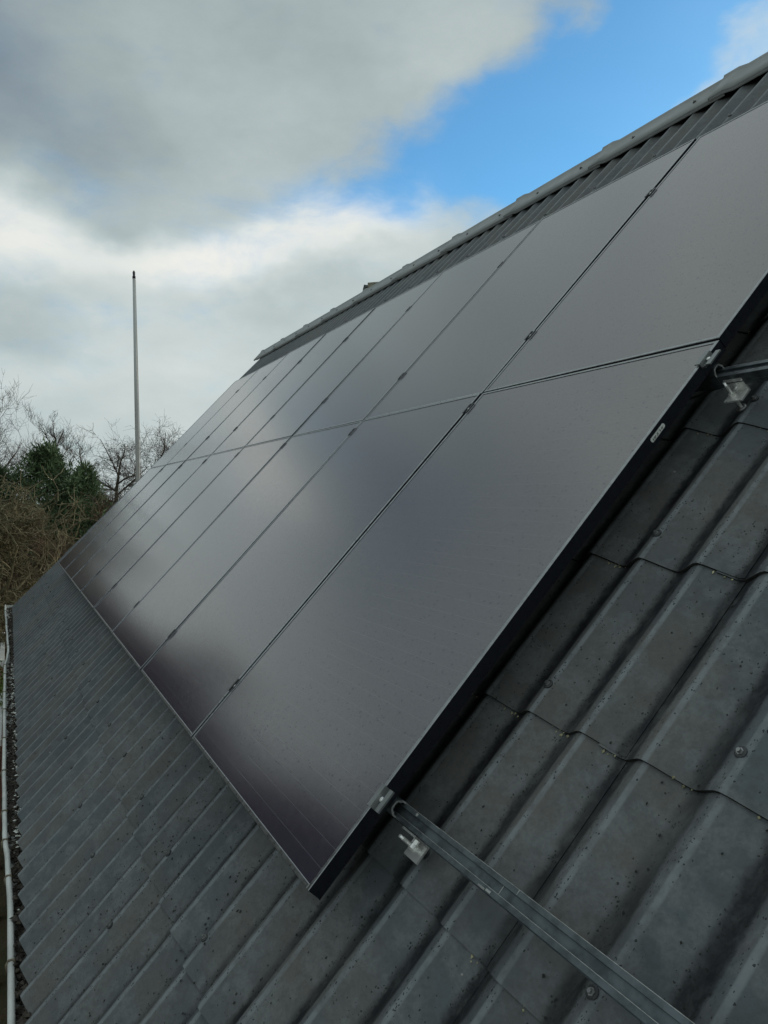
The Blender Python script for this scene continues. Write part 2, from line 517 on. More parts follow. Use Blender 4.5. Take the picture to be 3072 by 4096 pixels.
def tag(o, label, cat, group=None):
    o['label'] = label
    o['category'] = cat
    if group:
        o['group'] = group
    return o


def T(x, y, z):
    return Matrix.Translation((x, y, z))


# frame of the panels (x along the eave, y up the slope, z outward) and of the roof just under it
PANEL = Matrix(((1, 0, 0, 0), (0, CS, -SN, 0), (0, SN, CS, 0), (0, 0, 0, 1)))
EPS = 0.0125
ROOF = PANEL @ T(0, 0, -0.145) @ Matrix.Rotation(-EPS, 4, 'X')
rng = random.Random(7)

# ------------------------------------------------------------------ ground
gm = MB()
N = 60
for i in range(N + 1):
    for j in range(N + 1):
        x = -700 + 1000 * i / N
        y = -500 + 1000 * j / N
        gm.v.append((x, y, GROUND_Z + (0.12 * math.sin(x * 0.05) * math.cos(y * 0.06) if abs(x) + abs(y) > 60 else 0)))
for i in range(N):
    for j in range(N):
        a = i * (N + 1) + j
        gm.f.append((a, a + N + 1, a + N + 2, a + 1))
        gm.s.append(True)
o = obj('ground', gm.mesh('ground', M['ground']))
o['kind'] = 'structure'

# ------------------------------------------------------------------ house
HX0, HX1 = -11.234, -11.234 + 14 * 6 * PITCH
house = empty('house', T((HX0 + HX1) / 2, 3.35, GROUND_Z))
tag(house, 'house with a dark grey corrugated fibre cement roof under the solar panels', 'house')

RIDGE_V = 4.62
ridge = ROOF @ Vector((0, RIDGE_V, 0))
wl = MB()
wl.box(HX0 + 0.25, HX1 - 0.25, -0.12, 0.10, GROUND_Z, -0.98)
wl.box(HX0 + 0.25, HX1 - 0.25, 2 * ridge.y - 0.10, 2 * ridge.y + 0.12, GROUND_Z, -0.98)
for x in (HX0 + 0.25, HX1 - 0.45):
    wl.prism([(0.101, GROUND_Z), (2 * ridge.y - 0.101, GROUND_Z), (2 * ridge.y - 0.101, -0.5), (ridge.y, ridge.z - 0.35), (0.101, -0.5)], x, x + 0.2)
obj('wall', wl.mesh('wall', M['wall']), None, house)
fb = MB()
fb.box(HX0 + 0.02, HX1 - 0.02, -0.455, -0.43, -1.00, -0.84)
obj('fascia', fb.mesh('fascia', M['fascia']), None, house)
for x in (HX0 + 0.03, HX1 - 0.06):
    vb = MB()
    vb.box(x, x + 0.03, -0.80, 4.5, -0.23, -0.062)
    obj('verge_board', vb.mesh('verge_board', M['fascia']), ROOF, house)
# the far slope, never seen from here
bs = MB()
n = 14 * 6 * 8
for i in range(n + 1):
    x = HX0 + (HX1 - HX0) * i / n
    z = wave(i / 8)
    bs.v += [(x, -0.90, z), (x, RIDGE_V - 0.02, z)]
for i in range(n):
    bs.f.append((2 * i, 2 * i + 2, 2 * i + 3, 2 * i + 1))
    bs.s.append(True)
BACK = T(0, 2 * ridge.y, 0) @ Matrix.Scale(-1, 4, (0, 1, 0)) @ ROOF
bs.v = [tuple(BACK @ Vector(p)) for p in bs.v]
obj('rear_roof', bs.mesh('rear_roof', M['cap']), None, house)

# corrugated sheets
W6 = 6 * PITCH


def sheet_mesh(expo, over):
    mb = MB()
    segs = 76
    width = W6 + 0.35 * PITCH
    ys = [0.0, 0.012, expo * 0.5, expo + over]
    th = 0.0065
    top, botm = [], []
    for k, y in enumerate(ys):
        rt, rb = [], []
        for i in range(segs + 1):
            x = width * i / segs
            z = wave((x + 0.25 * PITCH) / PITCH)
            z += 0.0085 * (1 - y / expo) + 0.0012 * x / width
            if k == 0:
                z -= 0.0012
            rt.append((x, y, z))
            rb.append((x, y, z - th))
        top.append(rt)
        botm.append(rb)
    ns = segs + 1
    vs = [p for r in top for p in r]
    fs = []
    for k in range(len(ys) - 1):
        for i in range(segs):
            a = k * ns + i
            fs.append((a, a + 1, a + ns + 1, a + ns))
    mb.add(vs, fs, True)
    # underside near the visible rims and the cut edges
    vs = [p for p in top[0]] + [p for p in botm[0]] + [p for p in botm[-1]]
    fs = [(i, ns + i, ns + i + 1, i + 1) for i in range(segs)]
    fs += [(ns + i, 2 * ns + i, 2 * ns + i + 1, ns + i + 1) for i in range(segs)]
    mb.edge0 = len(mb.f)
    mb.add(vs, fs, False)
    mb.edge1 = len(mb.f)
    e = len(ys)
    vs = [top[k][-1] for k in range(e)] + [botm[k][-1] for k in range(e)] + [top[k][0] for k in range(e)] + [botm[k][0] for k in range(e)]
    fs = [(k, k + e, k + e + 1, k + 1) for k in range(e - 1)]
    fs += [(2 * e + k, 2 * e + k + 1, 3 * e + k + 1, 3 * e + k) for k in range(e - 1)]
    mb.add(vs, fs, False)
    return mb


EAVE_V = -0.895
laps = [EAVE_V, -0.378, 0.118, 0.570, 1.027, 1.491, 1.955, 2.420, 2.885, 3.350, 3.830]
shapes = {}


def sheet_for(expo, over):
    key = (round(expo, 2), over)
    if key not in shapes:
        smb = sheet_mesh(key[0], over)
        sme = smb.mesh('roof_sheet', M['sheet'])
        sme.materials.append(M['cut_edge'])
        for q in sme.polygons:
            if smb.edge0 <= q.index < smb.edge1:
                q.material_index = 1
        shapes[key] = sme
    return shapes[key]


sc = MB()
seg = 12
sc.tube([(0, 0, -0.005), (0, 0, 0.0008), (0, 0, 0.0022)], [0.0115, 0.0115, 0.0092], seg)
sc_washer = sc.mesh('roof_screw', M['washer'])
sc2 = MB()
sc2.tube([(0, 0, 0.0015), (0, 0, 0.0035), (0, 0, 0.0036), (0, 0, 0.0085)], [0.0070, 0.0066, 0.0044, 0.0040], 6, True, False)
both = MB()
both.add(sc.v, sc.f, False)
both.add(sc2.v, sc2.f, False)
screw_me = both.mesh('roof_screw', M['washer'])
screw_me.materials.append(M['zinc'])
for i, p in enumerate(screw_me.polygons):
    if i >= len(sc.f):
        p.material_index = 1

for r, v0 in enumerate(laps):
    last = r == len(laps) - 1
    expo = (RIDGE_V - 0.02 - v0) if last else laps[r + 1] - v0
    me = sheet_for(expo, 0.0 if last else 0.09)
    for k in range(14):
        x0 = HX0 + k * W6
        jit = T(rng.uniform(-0.001, 0.001), rng.uniform(-0.005, 0.005), rng.uniform(-0.0012, 0.0012)) @ Matrix.Rotation(rng.uniform(-0.004, 0.004), 4, 'Z')
        Ms = ROOF @ T(x0, v0, 0) @ jit
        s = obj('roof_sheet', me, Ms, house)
        for n_ in (1.75, 4.75):
            xl = n_ * PITCH
            u = -(x0 + xl)
            y = {0: 0.345, 10: 0.15}.get(r, 0.08)
            vv = v0 + y
            if 0.05 < u < 9.15 and 0.03 < vv < 3.2:
                continue
            z = 0.0085 * (1 - y / expo) + 0.0012 * xl / W6
            obj('roof_screw', screw_me, Ms @ T(xl + rng.uniform(-.004, .004), y + rng.uniform(-.006, .006), z)
                @ Matrix.Rotation(rng.uniform(-0.12, 0.12), 4, 'X') @ Matrix.Rotation(rng.uniform(0, 6), 4, 'Z'), s)

# ridge caps: each cap's far end widens to a socket that rides over the cap before it
cp = MB()
half = [(4.405, 0.016), (4.405, 0.027), (4.50, 0.031), (4.575, 0.034), (4.600, 0.039), (4.612, 0.045)]
prof = []
for v, h in half:
    p = ROOF @ Vector((0, v, h))
    prof.append((p.y - ridge.y, p.z - ridge.z))
topz = prof[-1][1] + 0.004
full = prof + [(0.0, topz)] + [(-y, z) for y, z in reversed(prof)]
stations = [(0.0, 0.011), (0.105, 0.011), (0.165, 0.0), (0.60, 0.0), (1.16, -0.002)]
npf = len(full)
vs = []
for x, off in stations:
    for y, z in full:
        k = off
        vs.append((x, y + (-k * 0.7 if y < -1e-6 else (k * 0.7 if y > 1e-6 else 0)), z + k * 0.75))
fs = []
for i in range(len(stations) - 1):
    for j in range(npf - 1):
        a = i * npf + j
        fs.append((a, a + npf, a + npf + 1, a + 1))
cp.add(vs, fs, True)
vs2 = [(x, y * 0.985, z - 0.011) for x, y, z in vs]
k0 = len(cp.v)
cp.add(vs2, [tuple(reversed(f)) for f in fs], True)
for i in (0, len(stations) - 1):
    for j in range(npf - 1):
        a = i * npf + j
        cp.f.append((a, a + 1, a + 1 + k0, a + k0))
        cp.s.append(False)
cap_me = cp.mesh('ridge_cap', M['cap'])
for p in cap_me.polygons:
    pass
for k in range(14):
    x0 = -11.40 + k * 1.055
    Mc = T(x0, ridge.y, ridge.z) @ Matrix.Rotation(rng.uniform(-0.002, 0.002), 4, 'Y')
    c = obj('ridge_cap', cap_me, Mc, house)
    for xl in (0.36, 0.88):
        obj('roof_screw', screw_me, T(x0 + xl, 0, 0) @ ROOF @ T(0, 4.515, 0.034), c)

# mossy hood peeping over the ridge
vm = MB()
A = [(-7.56, ridge.y + 0.05), (-7.02, ridge.y + 0.05), (-7.02, ridge.y + 0.62), (-7.56, ridge.y + 0.62)]
zb, zt = ridge.z - 0.25, 3.345
lv = MB()
steps = 5
ridge_pts = [(-7.33, ridge.y + 0.10, zt), (-6.90, ridge.y + 0.40, zt - 0.04)]
lv.add([(-7.60, ridge.y + 0.06, zb), (-7.20, ridge.y + 0.02, zb), ridge_pts[0], (-7.52, ridge.y + 0.55, zb), (-7.22, ridge.y + 0.60, zb - 0.02)],
       [(0, 1, 2), (0, 2, 3), (1, 4, 2), (3, 2, 4), (0, 3, 4, 1)])
hood = obj('vent_hood', lv.mesh('vent_hood', M['old_grey']), None, house)
tm = MB()
p0, p1 = Vector(ridge_pts[0]), Vector(ridge_pts[1])
q0, q1 = Vector((-7.20, ridge.y + 0.02, zb)), Vector((-6.75, ridge.y + 0.32, zb))
off = Vector((0.0, -0.012, 0.012))
tm.add([p0 + off, p1 + off, q1 + off, q0 + off, p0 - off, p1 - off, q1 - off, q0 - off],
       [(0, 3, 2, 1), (4, 5, 6, 7), (0, 1, 5, 4), (1, 2, 6, 5), (2, 3, 7, 6), (3, 0, 4, 7)])
obj('hood_cover', tm.mesh('hood_cover', M['old_tile']), None, hood)
for i in range(4):
    t0 = 0.10 + 0.22 * i
    a = Vector((-7.33, ridge.y + 0.10, zt)).lerp(Vector((-7.60, ridge.y + 0.06, zb)), t0)
    tl = MB()
    tl.box(-0.035, 0.03, -0.05, 0.28, -0.045, 0.010)
    obj('tile', tl.mesh('tile', M['old_grey']), T(*a) @ Matrix.Rotation(rad(-52), 4, 'Y'), hood)

# gutter with its bent rim, straps
rim = [(-11.75, -.624), (-11.2, -.622), (-9.6, -.602), (-8.6, -.588), (-7.75, -.577), (-7.3, -.586), (-6.9, -.604), (-5.9, -.601), (-3.65, -.592),
       (-3.1, -.586), (-2.62, -.582), (-2.3, -.568), (-1.85, -.558), (-1.2, -.556), (0, -.556), (1.5, -.56), (3.5, -.57)]


def rim_y(x):
    for (a, ya), (b_, yb) in zip(rim, rim[1:]):
        if a <= x <= b_:
            t = (x - a) / (b_ - a)
            t = t * t * (3 - 2 * t)
            return ya + (yb - ya) * t
    return rim[0][1] if x < rim[0][0] else rim[-1][1]


RIM_Z = -0.79
gt = MB()
xs = [-11.75 + 15.0 * i / 120 for i in range(121)]
K = 9
for x in xs:
    yr = rim_y(x)
    yb = -0.462
    for j in range(K):
        a = math.pi * j / (K - 1)
        cy, ry = (yr + yb) / 2, (yb - yr) / 2
        gt.v.append((x, cy - ry * math.cos(a), RIM_Z - 0.062 * math.sin(a)))
for i in range(120):
    for j in range(K - 1):
        a = i * K + j
        gt.f.append((a, a + K, a + K + 1, a + 1))
        gt.s.append(True)
gt.add([gt.v[j] for j in range(K)], [tuple(range(K))])
gt.tube([(x, rim_y(x), RIM_Z + 0.006) for x in xs], [0.0115] * len(xs), 8)
gutter = obj('gutter', gt.mesh('gutter', M['gutter']), None, house)
for x in (-11.0, -9.6, -8.0, -6.9, -6.45, -5.7, -5.1, -4.3, -3.6, -2.93, -2.55, -2.15, -1.47, -0.6, 0.3):
    sb = MB()
    y = rim_y(x)
    pts = [(x, y + 0.016, RIM_Z - 0.004), (x, y + 0.008, RIM_Z + 0.019), (x, y - 0.006, RIM_Z + 0.019), (x, y - 0.0145, RIM_Z + 0.006), (x, y - 0.012, RIM_Z - 0.02)]
    sb.tube(pts, [0.0045] * 5, 5)
    obj('gutter_strap', sb.mesh('gutter_strap', M['strap']), None, gutter)

# moss, pellets and pale flakes filling the gutter
dm, pm = MB(), MB()
for i in range(3600):
    x = rng.uniform(-11.6, 2.4) if i % 3 else rng.uniform(-4.5, 0.5)
    t = rng.random()
    y = rim_y(x) + 0.018 + t * (-0.475 - rim_y(x))
    hump = 0.5 + 0.5 * math.sin(x * 9 + 3 * math.sin(x * 2.3))
    z = RIM_Z - 0.028 + t * 0.045 * (0.5 + hump) + rng.uniform(-.008, .008)
    dm.lump((x, y, z), rng.uniform(0.006, 0.02), rng)
for i in range(520):
    x = rng.uniform(-6.6, -1.6)
    t = rng.uniform(0.25, 0.95)
    if math.sin(x * 17) < -0.15 and rng.random() < 0.8:
        continue
    y = rim_y(x) + 0.018 + t * (-0.475 - rim_y(x))
    pm.lump((x, y, RIM_Z + 0.012 + t * 0.035 + rng.uniform(0, .012)), rng.uniform(0.004, 0.012), rng, 0.5)
for n_ in range(-66, 12):
    xv = 0.052 + (n_ + 0.5) * PITCH
    if xv < -11.2:
        continue
    big = rng.uniform(0.4, 1.0)
    for q in range(int(26 * big)):
        ww = rng.gauss(0, 0.030)
        x = xv + ww
        y = -0.545 + rng.uniform(0.0, 0.075) - 0.3 * abs(ww) * 0
        z = -0.765 - 0.022 + rng.uniform(0, 0.034) * big * (1 - abs(ww) * 9) + (y + 0.54) * 0.25
        (pm if (rng.random() < 0.22 and -7 < x < -1.5 and big > 0.6) else dm).lump((x, y, z), rng.uniform(0.006, 0.017), rng, 0.7)
o = obj('moss_debris', dm.mesh('moss_debris', M['moss_dark']))
o['kind'] = 'stuff'
o = obj('pale_debris', pm.mesh('pale_debris', M['flake']))
o['kind'] = 'stuff'

# lichen at the lower edges of the sheets and dark moss crumbs in the valleys
lm, km = MB(), MB()


def wave_z(x):
    return wave((x - 0.052) / PITCH)


for v0 in laps[2:7]:
    for n_ in range(-2, 12):
        xc = 0.052 + (n_ + 0.5) * PITCH
        if xc < -0.25:
            continue
        for q in range(rng.choice((0, 2, 4, 7, 10)) if v0 > 0.3 else rng.choice((0, 0, 1, 3))):
            x = xc + rng.gauss(-0.012, 0.018)
            lm.lump((x, v0 - rng.uniform(-0.004, 0.008), wave_z(x) + rng.uniform(0.001, 0.008)), rng.uniform(0.0014, 0.0042), rng, 0.6)
for i in range(5200):
    n_ = rng.randrange(-60, 14)
    if rng.random() < 0.5:
        n_ = rng.randrange(-12, 12)
    xc = 0.052 + (n_ + 0.5) * PITCH
    x = xc + rng.gauss(-0.008, 0.026)
    v = rng.uniform(EAVE_V + 0.02, 0.1) if n_ < 0 else rng.uniform(EAVE_V + 0.02, 2.4)
    r_ = 1
    while r_ < len(laps) - 1 and laps[r_] < v:
        r_ += 1
    fr_ = (v - laps[r_ - 1]) / (laps[r_] - laps[r_ - 1])
    km.lump((x, v, wave_z(x) + 0.0085 * (1 - fr_) + 0.0025), 0.0008 + 0.0034 * rng.random() ** 2.2, rng, 0.5)
o = obj('lichen', lm.mesh('lichen', M['lichen']), ROOF, house)
o['kind'] = 'stuff'
o = obj('moss_crumbs', km.mesh('moss_crumbs', M['moss_black']), ROOF, house)
o['kind'] = 'stuff'

# ------------------------------------------------------------------ solar panels, 2 rows of 8
PW, PL, GAPU, GAPV, FD, LIP = 1.134, 1.6435, 0.020, 0.0035, 0.0335, 0.0105
fm = MB()
ch = 0.0014
# four rails of the frame, mitred by butting the short ones between the long ones
fm.bbox(0, LIP, 0, PL, -FD, 0, ch)
fm.bbox(PW - LIP, PW, 0, PL, -FD, 0, ch)
fm.bbox(LIP + 0.0003, PW - LIP - 0.0003, 0, LIP, -FD + 0.0006, -0.0002, ch)
fm.bbox(LIP + 0.0003, PW - LIP - 0.0003, PL - LIP, PL, -FD + 0.0006, -0.0002, ch)
# inward flanges at the back, their edge a thin step proud of the side
fm.box(-0.0009, 0.026, -0.0009, PL + 0.0009, -FD - 0.0016, -FD - 0.0001)
fm.box(PW - 0.026, PW + 0.0009, -0.0009, PL + 0.0009, -FD - 0.0016, -FD - 0.0001)
frame_me = fm.mesh('frame', M['frame'])
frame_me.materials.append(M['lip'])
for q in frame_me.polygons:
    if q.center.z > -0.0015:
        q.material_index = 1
gl = MB()
gl.box(LIP - 0.002, PW - LIP + 0.002, LIP - 0.002, PL - LIP + 0.002, -0.0075, -0.0022)
glass_me = gl.mesh('glass', M['glass'])
bk = MB()
bk.box(LIP + 0.001, PW - LIP - 0.001, LIP + 0.001, PL - LIP - 0.001, -0.0095, -0.0078)
bk.box(PW / 2 - 0.15, PW / 2 - 0.05, PL - 0.2, PL - 0.12, -0.028, -0.0096)
back_me = bk.mesh('backsheet', M['black_plastic'])
ORD = ['first', 'second', 'third', 'fourth', 'fifth', 'sixth', 'seventh', 'last']
prng = random.Random(21)
panel0 = None
for row in range(2):
    for k in range(8):
        x0 = -(k * (PW + GAPU)) - PW - (0.0 if k == 0 else 0.0)
        y0 = row * (PL + GAPV)
        cx, cy = x0 + PW / 2, y0 + PL / 2
        Mp = PANEL @ T(cx, cy, 0) @ Matrix.Rotation(rad(prng.uniform(-.16, .16)), 4, 'X') @ Matrix.Rotation(rad(prng.uniform(-.16, .16)), 4, 'Y') @ T(-PW / 2, -PL / 2, 0)
        p = empty('solar_module', Mp)
        if row == 0:
            if k == 0:
                lab = 'black solar panel of the lower row with a white sticker on its open side edge'
            elif k == 7:
                lab = 'last black solar panel of the lower row, by the far gable and the trees'
            else:
                lab = '%s black solar panel of the lower row, counted from the protruding rails' % ORD[k]
        else:
            if k == 0:
                lab = 'black solar panel of the upper row directly above the one with the sticker'
            elif k == 7:
                lab = 'last black solar panel of the upper row, by the far gable below the ridge'
            else:
                lab = '%s black solar panel of the upper row, counted from the protruding rails' % ORD[k]
        tag(p, lab, 'solar panel', 'solar panels on the roof')
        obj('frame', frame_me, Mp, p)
        obj('glass', glass_me, Mp, p)
        obj('backsheet', back_me, Mp, p)
        if row == 0 and k == 0:
            panel0 = (p, Mp)

# sticker with a printed code on the near side of the first panel
p, Mp = panel0
stk = MB()
y0, y1, z0, z1 = 1.2905, 1.3515, -0.0245, -0.0125
c = 0.003
stk.prism([(y0 + c, z0), (y1 - c, z0), (y1, z0 + c), (y1, z1 - c), (y1 - c, z1), (y0 + c, z1), (y0, z1 - c), (y0, z0 + c)], PW + 0.0002, PW + 0.0009)
sticker = obj('sticker', stk.mesh('sticker', M['white_label']), Mp, p)
for i in range(9):
    if i == 5:
        continue
    im = MB()
    yy = y0 + 0.007 + i * 0.0053
    for q in range(3):
        if prng.random() < 0.8:
            im.box(PW + 0.0010, PW + 0.0013, yy, yy + 0.0032, z0 + 0.0022 + q * 0.0022, z0 + 0.0034 + q * 0.0022)
    im.box(PW + 0.0010, PW + 0.0013, yy + 0.0033 * (i % 2), yy + 0.0033 * (i % 2) + 0.0009, z0 + 0.0022, z0 + 0.0078)
    obj('printed_character', im.mesh('printed_character', M['ink']), Mp, sticker)

# ------------------------------------------------------------------ mounting rails with their clamps
RAIL_END = 0.008           # the rails under the panels stop just past the frame
XL = -(8 * PW + 7 * GAPU) - 0.05


def c_profile(rw, rh, t):
    """eight-sided tube open at its lower side, in (y, z), z down from 0"""
    o_ = [(-0.50, -0.95), (-0.50, -0.34), (-0.30, -0.06), (-0.18, 0.0), (0.18, 0.0), (0.30, -0.06), (0.50, -0.34), (0.50, -0.95)]
    out = [(y * rw, z * rh) for y, z in o_]
    i_ = [(y * (1 - 2 * t / rw), z * (1 - t / rh) - t) for y, z in out[1:-1]]
    inn = [(out[-1][0] - t, out[-1][1])] + [i_[k] for k in range(len(i_) - 1, -1, -1)] + [(out[0][0] + t, out[0][1])]
    return out + inn


mc = MB()     # mid clamp: two flanges and a sunk channel
mc.prism([(-0.0165, 0.0008), (-0.0165, 0.0030), (-0.0085, 0.0030), (-0.0062, -0.006), (0.0062, -0.006), (0.0085, 0.0030), (0.0165, 0.0030), (0.0165, 0.0008), (0.0105, 0.0008), (0.0085, -0.010), (-0.0085, -0.010), (-0.0105, 0.0008)], -0.025, 0.025)
rot90 = Matrix.Rotation(rad(90), 4, 'Z')
mid_me = mc.mesh('mid_clamp', M['frame'])
ec = MB()     # end clamp: flange over the frame, channel, raised outer flange and foot
ec.prism([(-0.0125, 0.0008), (-0.0125, 0.0040), (0.0035, 0.0040), (0.0050, -0.008), (0.0190, -0.008), (0.0205, 0.0000), (0.0350, 0.0000), (0.0350, -0.0045), (0.0325, -0.0045), (0.0325, -0.003), (0.0180, -0.0035), (0.0165, -0.011), (0.0022, -0.011), (0.0012, 0.0008)], -0.026, 0.026)
end_me = ec.mesh('end_clamp', M['clamp'])
bt = MB()
bt.tube([(0, 0, -0.012), (0, 0, -0.001)], [0.0058, 0.0058], 10, True, False)
bt.tube([(0, 0, -0.0009), (0, 0, 0.0004)], [0.0042, 0.0030], 6, True, False)
bolt_me = bt.mesh('bolt', M['steel'])

rail_names = ['black mounting rail nearest the eave, emerging under the low corner of the panels',
              'black mounting rail emerging beside the seam between the two panel rows',
              'black mounting rail under the lower part of the upper panel row',
              'black mounting rail under the top part of the panels, closest to the ridge']
rails = [(0.235, 0.227), (1.578, 1.570), (1.998, 1.990), (2.915, 2.905)]
for i, (rv, cv) in enumerate(rails):
    Mr = PANEL @ T(RAIL_END, rv, -FD - 0.0022)
    r = empty('mounting_rail', Mr)
    tag(r, rail_names[i], 'mounting rail', 'mounting rails under the panels')
    a = MB()
    a.prism(c_profile(0.038, 0.040, 0.0034), XL - RAIL_END, 0.0)
    # teeth inside the sawn end
    for y, z in ((-0.0125, -0.012), (-0.004, -0.0055), (0.005, -0.0055), (0.0125, -0.012), (-0.0135, -0.024), (0.0135, -0.024)):
        a.box(-0.10, -0.0004, y - 0.0018, y + 0.0018, z - 0.0018, z + 0.0018)
    obj('rail_profile', a.mesh('rail_profile', M['rail']), Mr, r)
    e = MB()
    e.prism(c_profile(0.0384, 0.0404, 0.0038), -0.0002, 0.0006)
    obj('sawn_end', e.mesh('sawn_end', M['rail_end']), Mr, r)
    # extension: an open channel with two lips, sliding out of the profile
    x_ = MB()
    x_.prism([(-0.0185, -0.058), (-0.0185, -0.022), (-0.0085, -0.022), (-0.0080, -0.0285), (0.0080, -0.0285),
              (0.0085, -0.022), (0.0185, -0.022), (0.0185, -0.058)], -0.30, 1.95)
    x_.box(-0.30, 1.95, -0.0205, -0.0187, -0.047, -0.044)
    nb = len(x_.f)
    for yy in (-0.0090, 0.0178):
        x_.box(-0.02, 1.95, yy, yy + 0.0008, -0.0222, -0.0216)
    if i == 0:      # scuffs left by handling
        for xa, xb, ya, yb in ((0.325, 0.345, -0.0180, -0.0145), (0.348, 0.362, -0.0165, -0.0125), (0.372, 0.3735, -0.0085, 0.0085), (0.415, 0.4165, 0.0090, 0.0175), (0.055, 0.062, 0.010, 0.016)):
            x_.box(xa, xb, ya, yb, -0.0223 if abs(ya) > 0.0086 else -0.0287, -0.0213 if abs(ya) > 0.0086 else -0.0279)
    ext_me = x_.mesh('rail_extension', M['rail'])
    ext_me.materials.append(M['rail_end'])
    for q in ext_me.polygons:
        if q.index >= nb:
            q.material_index = 1
    obj('rail_extension', ext_me, Mr, r)
    me_ = obj('end_clamp', end_me, PANEL @ T(0, cv, 0) @ rot90.inverted(), r)
    obj('bolt', bolt_me, PANEL @ T(0.0120, cv, -0.0005), me_)
    for k in range(7):
        xx = -(PW + GAPU / 2 + k * (PW + GAPU))
        c_ = obj('mid_clamp', mid_me, PANEL @ T(xx, cv - 0.012, 0) @ rot90, r)
        obj('bolt', bolt_me, PANEL @ T(xx, cv - 0.012, 0.0008), c_)

# stainless hanger-bolt brackets that hold the rail ends
br_src = None
for i, (ux, vy, lab) in enumerate(((0.046, 0.195, 'stainless steel bracket on a threaded stud beside the low mounting rail'),
                                   (0.036, 1.543, 'stainless steel bracket behind the black cable, beside the upper mounting rail'))):
    Mb = PANEL @ T(ux, vy, -0.075)
    b0 = empty('rail_bracket', Mb)
    tag(b0, lab, 'bracket', 'steel brackets holding the rails')
    if br_src is None:
        lb = MB()
        lb.box(-0.016, 0.040, 0.0150, 0.0195, -0.040, 0.004)
        lb.box(-0.016, 0.040, -0.022, 0.0149, -0.040, -0.0355)
        st = MB()
        pts, rs = [], []
        z = -0.085
        while z < 0.0:
            pts.append((0, 0, z))
            rs.append(0.0048 if len(pts) % 2 else 0.0040)
            z += 0.0016 if z > -0.04 else 0.004
        pts += [(0, 0, 0.0), (0, 0, 0.008)]
        rs += [0.0036, 0.0034]
        st.tube(pts, rs, 10)
        nu = MB()
        nu.tube([(0, 0, -0.0353), (0, 0, -0.034)], [0.010, 0.010], 14, True, False)
        nu.tube([(0, 0, -0.0338), (0, 0, -0.026)], [0.0085, 0.0085], 6, True, False)
        bo = MB()
        bo.tube([(0.020, 0.0148, -0.018), (0.020, 0.006, -0.018)], [0.0075, 0.0075], 6, True, False)
        bo.tube([(0.020, 0.0058, -0.018), (0.020, -0.004, -0.018)], [0.0042, 0.0042], 8, True, False)
        ws_ = MB()
        ws_.tube([(0, 0, -0.082), (0, 0, -0.076), (0, 0, -0.0745)], [0.013, 0.013, 0.009], 14)
        br_src = [('angle_plate', lb.mesh('angle_plate', M['steel'])), ('threaded_stud', st.mesh('threaded_stud', M['steel'])),
                  ('nut', nu.mesh('nut', M['steel'])), ('bolt', bo.mesh('bolt', M['steel'])), ('sealing_washer', ws_.mesh('sealing_washer', M['zinc']))]
    for nm, me in br_src:
        obj(nm, me, Mb, b0)

# cable looping out beside the upper rail
cb = MB()
cp_ = [(-0.40, 1.50, -0.10), (-0.114, 1.540, -0.100), (-0.037, 1.565, -0.100), (0.043, 1.579, -0.098), (0.076, 1.597, -0.098), (0.115, 1.606, -0.100), (0.30, 1.600, -0.105), (0.70, 1.585, -0.11), (1.4, 1.59, -0.11)]
pts = []
for i in range(len(cp_) - 1):
    p0, p1, p2, p3 = (Vector(cp_[max(0, min(len(cp_) - 1, i + d))]) for d in (-1, 0, 1, 2))
    for q in range(6):
        t = q / 6
        pts.append(0.5 * ((2 * p1) + (p2 - p0) * t + (2 * p0 - 5 * p1 + 4 * p2 - p3) * t * t + (3 * p1 - p0 - 3 * p2 + p3) * t ** 3))
cb.tube(pts, [0.0030] * len(pts), 8)
tag(obj('solar_cable', cb.mesh('solar_cable', M['black_plastic']), PANEL), 'thin black cable running out from under the panels past the steel bracket', 'cable')

# ------------------------------------------------------------------ flagpole
fp = empty('flagpole', T(-13.35, 1.565, GROUND_Z))
tag(fp, 'tall white flagpole with a dark tip, without a flag, beyond the roof', 'flagpole')
a = MB()
a.tube([(0, 0, 0), (0, 0, 2.5), (0.004, 0, 5.5), (0.006, 0.003, 7.72)], [0.044, 0.041, 0.035, 0.026], 18)
obj('pole', a.mesh('pole', M['pole']), WORLD[fp.name], fp)
a = MB()
a.tube([(0.006, 0.003, 7.721), (0.006, 0.003, 7.76), (0.006, 0.003, 7.765), (0.006, 0.003, 7.83), (0.006, 0.003, 7.86)], [0.029, 0.029, 0.020, 0.024, 0.010], 12)
obj('finial', a.mesh('finial', M['dark_metal']), WORLD[fp.name], fp)
a = MB()
a.tube([(0.035, 0.055, 1.2), (0.03, 0.045, 4.0), (0.02, 0.035, 6.0), (0.010, 0.028, 7.70)], [0.0035] * 4, 5)
obj('halyard', a.mesh('halyard', M['strap']), WORLD[fp.name], fp)

# ------------------------------------------------------------------ red-brown timber screen and white boards below the gutter
ts = empty('timber_screen', T(-7, -0.75, GROUND_Z))
tag(ts, 'red-brown timber screen with white capping boards below the gutter', 'screen')
for i in range(9):
    a = MB()
    x = -12.0 + i * 1.1
    a.box(x, x + 1.06, -0.80, -0.655, -1.62, -1.50)
    obj('plank', a.mesh('plank', M['board']), None, ts)
    a = MB()
    a.box(x, x + 0.09, -0.79, -0.70, GROUND_Z, -1.622)
    obj('post', a.mesh('post', M['board']), None, ts)
for x0_, x1_ in ((-13.4, -10.6), (-8.9, -6.7)):
    a = MB()
    a.box(x0_, x1_, -0.71, -0.648, -1.495, -1.44)
    obj('capping_board', a.mesh('capping_board', M['white_paint']), None, ts)


